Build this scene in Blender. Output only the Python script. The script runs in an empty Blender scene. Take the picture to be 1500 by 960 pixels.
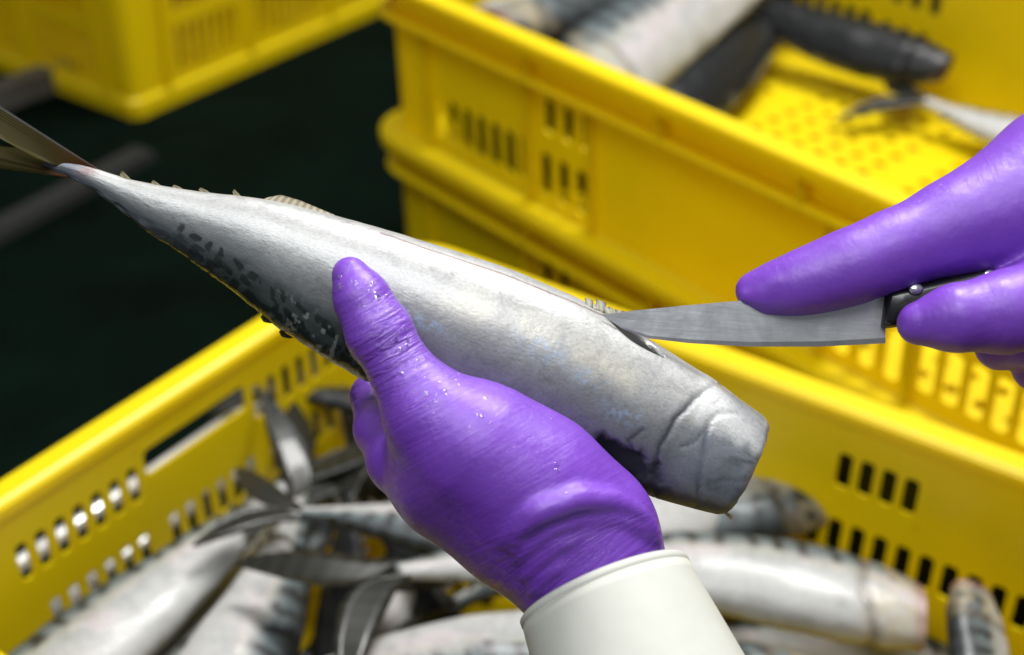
import bpy, math, random
import numpy as np
from mathutils import Matrix, Vector
random.seed(7); rng = np.random.default_rng(11)
sc = bpy.context.scene

# ------------------------------------------------------------------ camera
PITCH = math.radians(33.0); FPX = 2083.0; CAMH = 0.725; D0 = 0.47
cd = bpy.data.cameras.new('camera'); cam = bpy.data.objects.new('camera', cd)
sc.collection.objects.link(cam); sc.camera = cam
cam.location = (0, 0, CAMH); cam.rotation_euler = (math.pi/2 - PITCH, 0, 0)
cd.sensor_width = 36; cd.lens = 50; cd.clip_start = 0.01; cd.clip_end = 50
cd.dof.use_dof = True; cd.dof.focus_distance = 0.462; cd.dof.aperture_fstop = 7.4
CP, SP = math.cos(PITCH), math.sin(PITCH)
CAM = np.array([0, 0, CAMH])
# ------------------------------------------------------------------ light
world = bpy.data.worlds.new('World'); sc.world = world; world.use_nodes = True
world.node_tree.nodes['Background'].inputs[0].default_value = (0.90, 0.95, 1.0, 1)
world.node_tree.nodes['Background'].inputs[1].default_value = 0.19
def area(name, loc, target, sx, sy, power, col):
    l = bpy.data.lights.new(name, 'AREA'); l.shape = 'RECTANGLE'; l.size = sx; l.size_y = sy
    l.energy = power; l.color = col
    o = bpy.data.objects.new(name, l); sc.collection.objects.link(o); o.location = loc
    o.rotation_euler = (Vector(target) - Vector(loc)).to_track_quat('-Z', 'Y').to_euler()
area('key_fill_light', (0.55, 1.45, 2.3), (0.05, 0.6, 0.3), 1.0, 0.5, 76, (1.0, 0.99, 0.97))
area('key_fill_light', (-0.25, -0.25, 2.4), (0.05, 0.7, 0.3), 1.6, 0.9, 40, (0.97, 0.99, 1.0))  # fill lamp, added overhead to brighten the sides facing the camera
vs = sc.view_settings
vs.view_transform = 'Standard'; vs.look = 'None'; vs.gamma = 1; vs.exposure = 0.0; vs.use_curve_mapping = False

# ------------------------------------------------------------------ helpers
def ray(x, y):
    a = (x-750)/FPX; b = (y-480)/FPX
    return np.array([a, CP-b*SP, -SP-b*CP])
def onz(x, y, z):
    r = ray(x, y); return CAM + r*((z-CAMH)/r[2])
def onplane(x, y, P, n):
    r = ray(x, y); return CAM + r*(((P-CAM)@n)/(r@n))
def at(x, y, d):                       # a point d metres in front of the lens
    return CAM + ray(x, y)*d
R_ = np.array([1.0, 0, 0]); U_ = np.array([0, SP, CP]); F_ = np.array([0, CP, -SP])
def c2w(P):                            # (right, up, forward) -> world
    P = np.asarray(P, float); return CAM + P[..., 0:1]*R_ + P[..., 1:2]*U_ + P[..., 2:3]*F_
def cp(x, y, d): return np.array([(x-750)/FPX*d, -(y-480)/FPX*d, d])

def link(o): sc.collection.objects.link(o); return o
def empty(name, loc, label=None, cat=None, group=None, rz=0):
    o = link(bpy.data.objects.new(name, None)); o.location = tuple(loc); o.rotation_euler = (0, 0, rz)
    o.empty_display_size = 0.02
    if label: o['label'] = label
    if cat: o['category'] = cat
    if group: o['group'] = group
    return o
def mesh(name, V, F, mat, smooth=False):
    me = bpy.data.meshes.new(name)
    me.from_pydata([tuple(map(float, v)) for v in V], [], [tuple(map(int, f)) for f in F])
    me.update()
    if smooth: me.polygons.foreach_set('use_smooth', [True]*len(me.polygons))
    if mat: me.materials.append(mat)
    return me
def obj(name, me, parent=None):
    o = link(bpy.data.objects.new(name, me))
    if parent: o.parent = parent
    return o
def setcol(me, C, name='Col'):
    a = me.color_attributes.new(name, 'FLOAT_COLOR', 'POINT')
    C = np.asarray(C, np.float32)
    if C.shape[1] == 3: C = np.hstack([C, np.ones((len(C), 1), np.float32)])
    a.data.foreach_set('color', C.ravel())
def setvec(me, A, name):
    a = me.attributes.new(name, 'FLOAT_VECTOR', 'POINT'); a.data.foreach_set('vector', np.asarray(A, np.float32).ravel())
class MB:
    def __init__(s): s.V = []; s.F = []
    def add(s, V, F):
        n = len(s.V); s.V += [tuple(v) for v in V]; s.F += [tuple(i+n for i in f) for f in F]
    def box(s, x0, x1, y0, y1, z0, z1):
        s.add([(x0,y0,z0),(x1,y0,z0),(x1,y1,z0),(x0,y1,z0),(x0,y0,z1),(x1,y0,z1),(x1,y1,z1),(x0,y1,z1)],
              [(0,3,2,1),(4,5,6,7),(0,1,5,4),(1,2,6,5),(2,3,7,6),(3,0,4,7)])
def tube(P, rad, n=12, caps=True):
    P = np.asarray(P, float); V = []; F = []
    for i, p in enumerate(P):
        t = P[min(i+1, len(P)-1)] - P[max(i-1, 0)]; t /= np.linalg.norm(t)
        a = np.cross(t, [0, 0, 1.0]);
        if np.linalg.norm(a) < 1e-3: a = np.cross(t, [0, 1.0, 0])
        a /= np.linalg.norm(a); b = np.cross(t, a); r = rad[i] if hasattr(rad, '__len__') else rad
        for k in range(n):
            th = 2*math.pi*k/n; V.append(p + r*(math.cos(th)*a + math.sin(th)*b))
    for i in range(len(P)-1):
        for k in range(n):
            F.append((i*n+k, i*n+(k+1) % n, (i+1)*n+(k+1) % n, (i+1)*n+k))
    if caps: F.append(tuple(range(n))[::-1]); F.append(tuple((len(P)-1)*n+k for k in range(n)))
    return V, F

# ------------------------------------------------------------------ materials
def new_mat(name):
    m = bpy.data.materials.new(name); m.use_nodes = True
    nt = m.node_tree; return m, nt, nt.nodes['Principled BSDF']
def N(nt, t, **kw):
    n = nt.nodes.new(t)
    for k, v in kw.items(): setattr(n, k, v)
    return n
def noise(nt, scale, detail=4, rough=0.55, vec=None, dist=0.0):
    n = N(nt, 'ShaderNodeTexNoise'); n.inputs['Scale'].default_value = scale
    n.inputs['Detail'].default_value = detail; n.inputs['Roughness'].default_value = rough; n.inputs['Distortion'].default_value = dist
    if vec is not None: nt.links.new(vec, n.inputs['Vector'])
    return n
def ramp(nt, fac, stops):
    r = N(nt, 'ShaderNodeValToRGB'); e = r.color_ramp.elements
    while len(e) < len(stops): e.new(0.5)
    for el, (p, c) in zip(e, stops):
        el.position = p; el.color = (c, c, c, 1) if not hasattr(c, '__len__') else (*c, 1)
    nt.links.new(fac, r.inputs[0]); return r
def bump(nt, h, strength, dist, prev=None):
    b = N(nt, 'ShaderNodeBump'); b.inputs['Strength'].default_value = strength; b.inputs['Distance'].default_value = dist
    nt.links.new(h, b.inputs['Height'])
    if prev is not None: nt.links.new(prev.outputs[0], b.inputs['Normal'])
    return b
def mixc(nt, fac, a, b, mode='MIX'):
    m = N(nt, 'ShaderNodeMix', data_type='RGBA', blend_type=mode)
    for s, v in ((0, fac), (6, a), (7, b)):
        if isinstance(v, (int, float)): m.inputs[s].default_value = v
        elif isinstance(v, tuple): m.inputs[s].default_value = (*v, 1)
        else: nt.links.new(v, m.inputs[s])
    return m.outputs[2]
def objcoord(nt): return N(nt, 'ShaderNodeTexCoord').outputs['Object']

def mat_plastic(name, col, col2, transl=0.25):
    m, nt, p = new_mat(name); oc = objcoord(nt)
    n1 = noise(nt, 9, 5, 0.6, oc); r1 = ramp(nt, n1.outputs[0], [(0.3, 0), (0.75, 1)])
    n2 = noise(nt, 140, 3, 0.6, oc); r2 = ramp(nt, n2.outputs[0], [(0.62, 0), (0.78, 1)])
    c = mixc(nt, r1.outputs[0], col, col2)
    sp = N(nt, 'ShaderNodeMath', operation='MULTIPLY'); nt.links.new(r2.outputs[0], sp.inputs[0]); sp.inputs[1].default_value = 0.25
    c = mixc(nt, sp.outputs[0], c, (col[0]*0.45, col[1]*0.4, col[2]*0.6))
    nt.links.new(c, p.inputs['Base Color'])
    rr = ramp(nt, n1.outputs[0], [(0.2, 0.28), (0.8, 0.46)]); nt.links.new(rr.outputs[0], p.inputs['Roughness'])
    b = bump(nt, n2.outputs[0], 0.12, 0.0006); nt.links.new(b.outputs[0], p.inputs['Normal'])
    t = N(nt, 'ShaderNodeBsdfTranslucent'); nt.links.new(c, t.inputs[0])
    mx = N(nt, 'ShaderNodeMixShader'); mx.inputs[0].default_value = transl
    nt.links.new(p.outputs[0], mx.inputs[1]); nt.links.new(t.outputs[0], mx.inputs[2])
    nt.links.new(mx.outputs[0], nt.nodes['Material Output'].inputs[0]); return m
M_YEL = mat_plastic('yellow_crate_plastic', (0.94, 0.765, 0.004), (0.91, 0.72, 0.004), 0.40)

def mat_fish(name, scale=1.0, metal=0.22, coat=0.4, r0=0.34, bk=0.07, spec=0.5):
    m, nt, p = new_mat(name); oc = objcoord(nt)
    at_ = N(nt, 'ShaderNodeAttribute', attribute_name='Col')
    sp = N(nt, 'ShaderNodeAttribute', attribute_name='fs')       # (along, across, sheen) in metres
    mp = N(nt, 'ShaderNodeMapping'); mp.inputs['Scale'].default_value = (520*scale, 900*scale, 1); nt.links.new(sp.outputs['Vector'], mp.inputs[0])
    v = N(nt, 'ShaderNodeTexVoronoi'); v.inputs['Scale'].default_value = 1.0; nt.links.new(mp.outputs[0], v.inputs['Vector'])
    n1 = noise(nt, 900*scale, 3, 0.7, sp.outputs['Vector']); n2 = noise(nt, 130*scale, 5, 0.65, sp.outputs['Vector'], 1.2)
    mul = mixc(nt, 1.0, at_.outputs['Color'], ramp(nt, n1.outputs[0], [(0.25, 0.72), (0.5, 0.97), (0.72, 1.08)]).outputs[0], 'MULTIPLY')
    mul = mixc(nt, 1.0, mul, ramp(nt, n2.outputs[0], [(0.2, 0.70), (0.5, 1.0), (0.8, 1.08)]).outputs[0], 'MULTIPLY')
    nt.links.new(mul, p.inputs['Base Color'])
    p.inputs['Metallic'].default_value = metal
    rr = ramp(nt, n2.outputs[0], [(0.25, r0), (0.75, r0+0.18)]); nt.links.new(rr.outputs[0], p.inputs['Roughness'])
    b1 = bump(nt, v.outputs['Distance'], 0.09, 0.0003); b2 = bump(nt, n2.outputs[0], bk, 0.0008, b1)
    b3 = bump(nt, n1.outputs[0], 0.18, 0.0003, b2); nt.links.new(b3.outputs[0], p.inputs['Normal'])
    sz = N(nt, 'ShaderNodeSeparateXYZ'); nt.links.new(sp.outputs['Vector'], sz.inputs[0])
    for nm_, kf in (('Coat Weight', coat), ('Specular IOR Level', spec)):
        mm = N(nt, 'ShaderNodeMath', operation='MULTIPLY'); nt.links.new(sz.outputs[2], mm.inputs[0]); mm.inputs[1].default_value = kf; nt.links.new(mm.outputs[0], p.inputs[nm_])
    p.inputs['Coat Roughness'].default_value = 0.12
    nt.links.new(b3.outputs[0], p.inputs['Coat Normal'])
    p.inputs['Subsurface Weight'].default_value = 0.05; p.inputs['Subsurface Radius'].default_value = (0.003, 0.002, 0.002)
    return m
M_FISH = mat_fish('mackerel_skin'); M_FISH2 = mat_fish('crate_mackerel_skin', 0.6, 0.05, 0.16, 0.46, 0.3); M_FISH3 = mat_fish('dark_mackerel_skin', 0.6, 0.0, 0.12, 0.34, 0.3, 0.2)
def mat_fin(name='fin_membrane', rough=0.5, spec=0.22, coat=0.0):
    m, nt, p = new_mat(name); at_ = N(nt, 'ShaderNodeAttribute', attribute_name='Col')
    nt.links.new(at_.outputs['Color'], p.inputs['Base Color'])
    p.inputs['Roughness'].default_value = rough; p.inputs['Specular IOR Level'].default_value = spec; p.inputs['Coat Weight'].default_value = coat
    t = N(nt, 'ShaderNodeBsdfTranslucent'); nt.links.new(at_.outputs['Color'], t.inputs[0])
    mx = N(nt, 'ShaderNodeMixShader'); mx.inputs[0].default_value = 0.45
    nt.links.new(p.outputs[0], mx.inputs[1]); nt.links.new(t.outputs[0], mx.inputs[2])
    nt.links.new(mx.outputs[0], nt.nodes['Material Output'].inputs[0]); return m
M_FIN = mat_fin('fin_membrane', 0.5, 0.12); M_FIN2 = mat_fin('wet_tail_fin', 0.34, 0.5, 0.3)
def mat_flesh():
    m, nt, p = new_mat('cut_flesh'); oc = objcoord(nt)
    n = noise(nt, 160, 5, 0.6, oc); r = ramp(nt, n.outputs[0], [(0.3, (0.16, 0.03, 0.025)), (0.5, (0.42, 0.2, 0.16)), (0.7, (0.62, 0.46, 0.36))])
    nt.links.new(r.outputs[0], p.inputs['Base Color']); p.inputs['Roughness'].default_value = 0.3
    b = bump(nt, n.outputs[0], 0.5, 0.002); nt.links.new(b.outputs[0], p.inputs['Normal']); return m
M_FLESH = mat_flesh()
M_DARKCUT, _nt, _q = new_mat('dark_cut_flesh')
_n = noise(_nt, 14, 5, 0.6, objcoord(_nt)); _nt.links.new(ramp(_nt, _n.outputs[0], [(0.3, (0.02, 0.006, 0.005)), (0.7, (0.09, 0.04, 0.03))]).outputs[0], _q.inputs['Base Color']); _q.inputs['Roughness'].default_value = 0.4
def mat_glove():
    m, nt, p = new_mat('purple_nitrile'); oc = objcoord(nt)
    w = N(nt, 'ShaderNodeAttribute', attribute_name='wr')       # x along the wrinkle axis, y across, z mask
    sep = N(nt, 'ShaderNodeSeparateXYZ'); nt.links.new(w.outputs['Vector'], sep.inputs[0])
    cmb = N(nt, 'ShaderNodeCombineXYZ'); nt.links.new(sep.outputs[0], cmb.inputs[0]); nt.links.new(sep.outputs[1], cmb.inputs[1])
    mp = N(nt, 'ShaderNodeMapping'); mp.inputs['Scale'].default_value = (520, 62, 1); nt.links.new(cmb.outputs[0], mp.inputs[0])
    nw = noise(nt, 1.0, 3, 0.55, mp.outputs[0], 0.7)
    wm = N(nt, 'ShaderNodeMath', operation='MULTIPLY'); nt.links.new(nw.outputs[0], wm.inputs[0]); nt.links.new(sep.outputs[2], wm.inputs[1])
    n1 = noise(nt, 45, 4, 0.6, oc); n2 = noise(nt, 900, 2, 0.6, oc); n3 = noise(nt, 300, 4, 0.7, oc)
    c = mixc(nt, ramp(nt, n1.outputs[0], [(0.3, 0), (0.7, 1)]).outputs[0], (0.155, 0.042, 0.42), (0.190, 0.056, 0.49))
    nt.links.new(c, p.inputs['Base Color'])
    b1 = bump(nt, wm.outputs[0], 0.75, 0.0016); b2 = bump(nt, n1.outputs[0], 0.25, 0.003, b1)
    b3 = bump(nt, n2.outputs[0], 0.10, 0.0002, b2); nt.links.new(b3.outputs[0], p.inputs['Normal'])
    rr = ramp(nt, n3.outputs[0], [(0.35, 0.40), (0.7, 0.56)]); nt.links.new(rr.outputs[0], p.inputs['Roughness'])
    dr = bump(nt, n3.outputs[0], 0.8, 0.0016, b2)
    cw = N(nt, 'ShaderNodeMath', operation='MULTIPLY_ADD'); nt.links.new(sep.outputs[2], cw.inputs[0]); cw.inputs[1].default_value = 0.8; cw.inputs[2].default_value = 0.12; nt.links.new(cw.outputs[0], p.inputs['Coat Weight']); p.inputs['Coat Roughness'].default_value = 0.09; nt.links.new(dr.outputs[0], p.inputs['Coat Normal'])
    p.inputs['Subsurface Weight'].default_value = 0.08; p.inputs['Subsurface Radius'].default_value = (0.002, 0.001, 0.003)
    return m
M_GLOVE = mat_glove()
def mat_simple(name, col, rough, metal=0.0, nscale=60, var=0.25, bs=0.1, bd=0.0005, coat=0.0):
    m, nt, p = new_mat(name); oc = objcoord(nt); n = noise(nt, nscale, 5, 0.6, oc)
    c = mixc(nt, ramp(nt, n.outputs[0], [(0.3, 0), (0.7, 1)]).outputs[0], tuple(x*(1-var) for x in col), tuple(min(1, x*(1+var*0.4)) for x in col))
    nt.links.new(c, p.inputs['Base Color']); p.inputs['Metallic'].default_value = metal
    rr = ramp(nt, n.outputs[0], [(0.2, rough*0.8), (0.8, min(1, rough*1.25))]); nt.links.new(rr.outputs[0], p.inputs['Roughness'])
    b = bump(nt, n.outputs[0], bs, bd); nt.links.new(b.outputs[0], p.inputs['Normal']); p.inputs['Coat Weight'].default_value = coat
    return m
def mat_sleeve():
    m, nt, p = new_mat('white_sleeve'); oc = objcoord(nt); n = noise(nt, 40, 5, 0.6, oc); n2 = noise(nt, 14, 3, 0.5, oc, 0.6)
    c = mixc(nt, ramp(nt, n.outputs[0], [(0.3, 0), (0.72, 1)]).outputs[0], (0.47, 0.475, 0.425), (0.52, 0.52, 0.47)); nt.links.new(c, p.inputs['Base Color']); p.inputs['Roughness'].default_value = 0.6
    w = N(nt, 'ShaderNodeTexWave', wave_type='BANDS', bands_direction='DIAGONAL'); w.inputs['Scale'].default_value = 420; w.inputs['Distortion'].default_value = 0.4; nt.links.new(oc, w.inputs['Vector'])
    b = bump(nt, w.outputs['Fac'], 0.06, 0.0002); b2 = bump(nt, n2.outputs[0], 0.5, 0.006, b); nt.links.new(b2.outputs[0], p.inputs['Normal']); return m
M_SLEEVE = mat_sleeve()
M_STEEL = mat_simple('wet_rail_steel', (0.78, 0.78, 0.76), 0.28, 0.55, 25, 0.25, 0.2, 0.001)
M_BAR = mat_simple('dull_floor_bar', (0.0024, 0.0036, 0.0030), 0.9, 0.0, 25, 0.35, 0.2, 0.001)
M_GROUND = mat_simple('dark_green_floor', (0.0012, 0.0046, 0.0028), 0.9, 0, 7, 0.6, 0.2, 0.002); M_GROUND.node_tree.nodes['Principled BSDF'].inputs['Specular IOR Level'].default_value = 0.03
M_BLACK = mat_simple('black_handle', (0.008, 0.008, 0.009), 0.28, 0, 200, 0.2, 0.1, 0.0003, 0.2)
def mat_blade():
    m, nt, p = new_mat('brushed_blade'); oc = objcoord(nt)
    mp = N(nt, 'ShaderNodeMapping'); mp.inputs['Scale'].default_value = (60, 900, 60); nt.links.new(oc, mp.inputs[0])
    n = noise(nt, 1.0, 4, 0.6, mp.outputs[0]); n2 = noise(nt, 55, 5, 0.65, oc, 0.8)
    c = mixc(nt, ramp(nt, n2.outputs[0], [(0.35, 0), (0.7, 1)]).outputs[0], (0.58, 0.59, 0.60), (0.70, 0.71, 0.72))
    nt.links.new(c, p.inputs['Base Color']); p.inputs['Metallic'].default_value = 0.75
    rr = ramp(nt, n2.outputs[0], [(0.25, 0.26), (0.75, 0.5)]); nt.links.new(rr.outputs[0], p.inputs['Roughness'])
    b = bump(nt, n.outputs[0], 0.3, 0.0003); nt.links.new(b.outputs[0], p.inputs['Normal']); return m
M_BLADE = mat_blade()
M_WATER = bpy.data.materials.new('water'); M_WATER.use_nodes = True; _p = M_WATER.node_tree.nodes['Principled BSDF']; _p.inputs['Transmission Weight'].default_value = 1.0; _p.inputs['Roughness'].default_value = 0.03; _p.inputs['IOR'].default_value = 1.33
M_RIVET = mat_simple('rivet_metal', (0.75, 0.75, 0.74), 0.25, 0.9, 200, 0.1)

# ------------------------------------------------------------------ setting
g = MB(); g.add([(-6, -6, 0), (6, -6, 0), (6, 8, 0), (-6, 8, 0)], [(0, 1, 2, 3)])
o = obj('floor', mesh('floor', g.V, g.F, M_GROUND)); o['kind'] = 'structure'
def bar_on_floor(p0, p1, wdt, h, label, mat):
    a = onz(*p0, 0); b = onz(*p1, 0); d = b-a; L = np.linalg.norm(d); m = MB()
    bw = 0.002
    m.add([(0,-wdt/2,0.001),(L,-wdt/2,0.001),(L,wdt/2,0.001),(0,wdt/2,0.001),(bw,-wdt/2+bw,h),(L-bw,-wdt/2+bw,h),(L-bw,wdt/2-bw,h),(bw,wdt/2-bw,h)],
          [(0,3,2,1),(4,5,6,7),(0,1,5,4),(1,2,6,5),(2,3,7,6),(3,0,4,7)])
    o = obj('floor_rail', mesh('floor_rail', m.V, m.F, mat)); o.location = a; o.rotation_euler = (0, 0, math.atan2(d[1], d[0]))
    o['label'] = label; o['category'] = 'rail'; o['group'] = 'rails on the dark floor'
bar_on_floor((-150, 425), (215, 230), 0.035, 0.012, 'dull grey rail crossing the dark floor left of the fish tail', M_BAR)
bar_on_floor((-120, 205), (110, 118), 0.03, 0.03, 'lighter grey rail on the floor just under the far crate corner', mat_simple('grey_rail', (0.09, 0.085, 0.075), 0.6, 0.0, 25, 0.3))

# ------------------------------------------------------------------ crates
def hole_cell(m, f, u0, u1, z0, z1, hu0, hu1, hz0, hz1, r, t):
    """wall cell u0..u1 x z0..z1 with a rounded hole; f(u, z, n) -> point"""
    r = min(r, (hu1-hu0)/2*0.98, (hz1-hz0)/2*0.98); k = 0.30*r
    hole = [(hu0+r, hz0), (hu1-r, hz0), (hu1-k, hz0+k), (hu1, hz0+r), (hu1, hz1-r), (hu1-k, hz1-k), (hu1-r, hz1), (hu0+r, hz1), (hu0+k, hz1-k), (hu0, hz1-r), (hu0, hz0+r), (hu0+k, hz0+k)]
    out = [(hu0+r, z0), (hu1-r, z0), (u1, z0), (u1, hz0+r), (u1, hz1-r), (u1, z1), (hu1-r, z1), (hu0+r, z1), (u0, z1), (u0, hz1-r), (u0, hz0+r), (u0, z0)]
    V = [f(a, b, 0) for a, b in hole] + [f(a, b, 0) for a, b in out] + [f(a, b, -t) for a, b in hole] + [f(a, b, -t) for a, b in out]
    F = []
    for i in range(12):
        j = (i+1) % 12
        F += [(i, j, 12+j, 12+i)[::-1], (24+i, 24+j, 36+j, 36+i), (i, j, 24+j, 24+i)]
    m.add(V, F)
def slab(m, f, u0, u1, z0, z1, t):
    V = [f(u, z, n) for n in (0, -t) for (u, z) in ((u0, z0), (u1, z0), (u1, z1), (u0, z1))]
    m.add(V, [(0, 1, 2, 3), (7, 6, 5, 4)])
def panel(m, f, u0, u1, z0, z1, rows, t):
    """rows: (za, zb, [centres], width) sorted by za"""
    z = z0
    for (za, zb, cs, wd) in rows:
        mg = 0.002; slab(m, f, u0, u1, z, za-mg, t); u = u0
        for c in sorted(cs):
            slab(m, f, u, c-wd/2-mg, za-mg, zb+mg, t)
            hole_cell(m, f, c-wd/2-mg, c+wd/2+mg, za-mg, zb+mg, c-wd/2, c+wd/2, za, zb, min(wd*0.28, 0.004), t); u = c+wd/2+mg
        slab(m, f, u, u1, za-mg, zb+mg, t); z = zb+mg
    slab(m, f, u0, u1, z, z1, t)

def make_crate(L, W, h, long_panels, short_panels, label, group, loc, rz, ledge, long_div, short_div, ribs, floor_holes=True, t=0.0022, rad=0.035, lip=0.017, base_band=False):
    root = empty('plastic_crate', loc, label, 'crate', group, rz)
    hl, hw = L/2-lip, W/2-lip; dr = 0.05
    def wallf(side):
        # side 0: -Y, 1: +X, 2: +Y, 3: -X ; u runs counter-clockwise from wall middle
        ax = [((1,0),(0,-1)), ((0,1),(1,0)), ((-1,0),(0,1)), ((0,-1),(-1,0))][side]; half = hw if side % 2 == 0 else hl
        def f(u, z, n):
            off = half - dr*(h-z) + n
            return (ax[0][0]*u + ax[1][0]*off, ax[0][1]*u + ax[1][1]*off, z)
        return f
    for side in range(4):
        f = wallf(side); half = (hl if side % 2 == 0 else hw) - rad
        m = MB(); ps = long_panels if side % 2 == 0 else short_panels
        edge = -half
        for (u0, u1, rows) in sorted(ps, key=lambda q: q[0]):
            if u0 > edge+1e-6: slab(m, f, edge, u0, 0.004, h-0.004, t)
            panel(m, f, u0, u1, 0.004, h-0.004, rows, t); edge = u1
        if edge < half: slab(m, f, edge, half, 0.004, h-0.004, t)
        # rounded corner that follows this wall
        f2 = wallf((side+1) % 4); n = 7; half2 = (hw if side % 2 == 0 else hl) - rad
        ringV = []; zs = [0.004, h-0.004]
        for k in range(n+1):
            a = math.pi/2*k/n
            for z in zs:
                sh = dr*(h-z)
                for nn in (0, -t):
                    p = np.array(f(half, z, nn)); q = np.array(f2(-half2, z, nn))
                    # centre of the corner arc
                    cx = np.array(f(half, z, -rad)); cq = np.array(f2(-half2, z, -rad)); c = (cx+cq)/2
                    d1 = p-c; d2 = q-c; ringV.append(tuple(c + math.cos(a)*d1 + math.sin(a)*d2))
        Fk = []
        for k in range(n):
            b0 = k*4; b1 = (k+1)*4
            Fk += [(b0, b1, b1+2, b0+2), (b0+1, b0+3, b1+3, b1+1)]
        m.add(ringV, Fk)
        o = obj('wall', mesh('wall', m.V, m.F, M_YEL), root)
    # swept rim, base kerb and ledge
    def loop(prof, z_ref=None, closed=True):
        pts = []
        for side in range(4):
            f = wallf(side); f2 = wallf((side+1) % 4); ha = (hl if side % 2 == 0 else hw)-rad; hb = (hw if side % 2 == 0 else hl)-rad
            for k in range(9):
                a = math.pi/2*k/8; row = []
                for (nn, z) in prof:
                    p = np.array(f(ha, z, nn)); q = np.array(f2(-hb, z, nn)); c = (np.array(f(ha, z, -rad))+np.array(f2(-hb, z, -rad)))/2
                    row.append(tuple(c+math.cos(a)*(p-c)+math.sin(a)*(q-c)))
                pts.append(row)
        n = len(prof); V = [v for r in pts for v in r]; F = []; K = len(pts)
        for i in range(K):
            j = (i+1) % K
            for a in range(n):
                b = (a+1) % n; F.append((i*n+a, j*n+a, j*n+b, i*n+b))
        return V, F
    e = lip
    V, F = loop([(-t-0.001, h-0.010), (-t-0.001, h-0.003), (-t+0.001, h-0.001), (0.001, h), (e-0.003, h), (e-0.001, h-0.001), (e, h-0.003), (e, h-0.012), (e-0.0025, h-0.012), (e-0.0025, h-0.004), (0.0008, h-0.004), (0.0008, h-0.010)][::-1])
    rim = obj('rim', mesh('rim', V, F, M_YEL, False), root)
    if ledge:
        V, F = loop([(0.0005, ledge-0.0026), (0.0125, ledge-0.0026), (0.0135, ledge), (0.0125, ledge+0.0026), (0.0005, ledge+0.0026)])
        obj('ledge', mesh('ledge', V, F, M_YEL), root)
    V, F = loop([(0.0006, 0.0), (0.004, 0.0015), (0.0045, 0.012 if not base_band else 0.022), (0.0006, 0.0155 if not base_band else 0.027), (-t-0.001, 0.010), (-t-0.001, 0.0)])
    obj('base_kerb', mesh('base_kerb', V, F, M_YEL), root)
    def rib(side, u, z0, z1, dep=0.0122):
        f = wallf(side); w2 = 0.0024
        V = [f(u+s*w2, z, n) for n in (0.0004, dep) for (s, z) in ((-1, z0), (1, z0), (1, z1), (-1, z1))]
        o = obj('rib', mesh('rib', V, [(3,2,1,0), (4,5,6,7), (0,1,5,4), (1,2,6,5), (2,3,7,6), (3,0,4,7)], M_YEL), root)
    for side in range(4):
        for u in (long_div if side % 2 == 0 else short_div):
            rib(side, u, (ledge or h*0.8)+0.003, h-0.0045)
        for (u, z0, z1, which) in ribs:
            if which == side % 2: rib(side, u, z0, z1, 0.007)
    # perforated floor
    m = MB(); fx, fy = hl-dr*h-t-0.001, hw-dr*h-t-0.001
    ff = lambda u, v, n: (u, v, 0.008+n)
    if floor_holes:
        pit = 0.0245; nx = int((2*fx-0.03)/pit); ny = int((2*fy-0.03)/pit)
        x0 = -nx*pit/2; y0 = -ny*pit/2
        slab(m, ff, -fx, x0, -fy, fy, 0.003); slab(m, ff, -x0, fx, -fy, fy, 0.003)
        slab(m, ff, x0, -x0, -fy, y0, 0.003); slab(m, ff, x0, -x0, -y0, fy, 0.003)
        for i in range(nx):
            for j in range(ny):
                u, v = x0+i*pit, y0+j*pit
                if i % 7 == 6 or j % 8 == 7: slab(m, ff, u, u+pit, v, v+pit, 0.003)
                else: hole_cell(m, ff, u, u+pit, v, v+pit, u+0.0065, u+pit-0.0065, v+0.0068, v+pit-0.0068, 0.005, 0.003)
    else:
        slab(m, ff, -fx, fx, -fy, fy, 0.003)
    obj('floor_panel', mesh('floor_panel', m.V, m.F, M_YEL), root)
    return root
def copy_tree(o, parent=None):
    c = o.copy(); link(c); c.parent = parent
    for ch in list(o.children): copy_tree(ch, c)
    return c
def centred(a, n, pitch): return [a+(i-(n-1)/2)*pitch for i in range(n)]

# crate in front, full of fish
FR = math.radians(-35.3); A = onz(585, 333, 0.225)
eF = np.array([math.cos(FR), math.sin(FR), 0]); wF = np.array([math.sin(FR), -math.cos(FR), 0])
LF, WF, HF = 0.58, 0.454, 0.225
def from_left(u, L=LF): return u - L/2
up_row = (HF-0.056, HF-0.031); lo_row = (HF-0.105, HF-0.080)
lowall = [0.36+0.0148*i for i in range(13)]
longP = []
for s in (-1, 1):
    cs_up = [s*(from_left(0.362)+0.014*i) for i in range(4)]
    cs_lo = [s*(from_left(0.348)+0.0148*i) for i in range(12)]
    a, b = sorted((s*0.045, s*0.235))
    longP.append((a, b, [(lo_row[0], lo_row[1], cs_lo, 0.0092), (up_row[0], up_row[1], cs_up, 0.0092)]))
shortP = [(-0.15, -0.0465, [(lo_row[0], lo_row[1], [-0.129+0.0135*i for i in range(6)], 0.0078), (up_row[0], up_row[1], [-0.134+0.0135*i for i in range(7)], 0.0078)]),
          (-0.0465, 0.0465, [(lo_row[0], lo_row[1], [-0.048+0.0135*(i+0.5)+0.003 for i in range(6)], 0.0078), (HF-0.043, HF-0.025, [0.0], 0.086)]),
          (0.0465, 0.15, [(lo_row[0], lo_row[1], [0.0545+0.0135*i for i in range(6)], 0.0078), (up_row[0], up_row[1], [0.053+0.0135*i for i in range(7)], 0.0078)])]
cF = A + eF*LF/2 + wF*WF/2
crate_front = make_crate(LF, WF, HF, longP, shortP, 'deep yellow crate piled with mackerel under the gloved hands', 'yellow fish crates',
    (cF[0], cF[1], 0), FR, HF-0.062+0.045, [-0.2, -0.07, 0.07, 0.2], [-0.12, 0.12], [], True)

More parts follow.
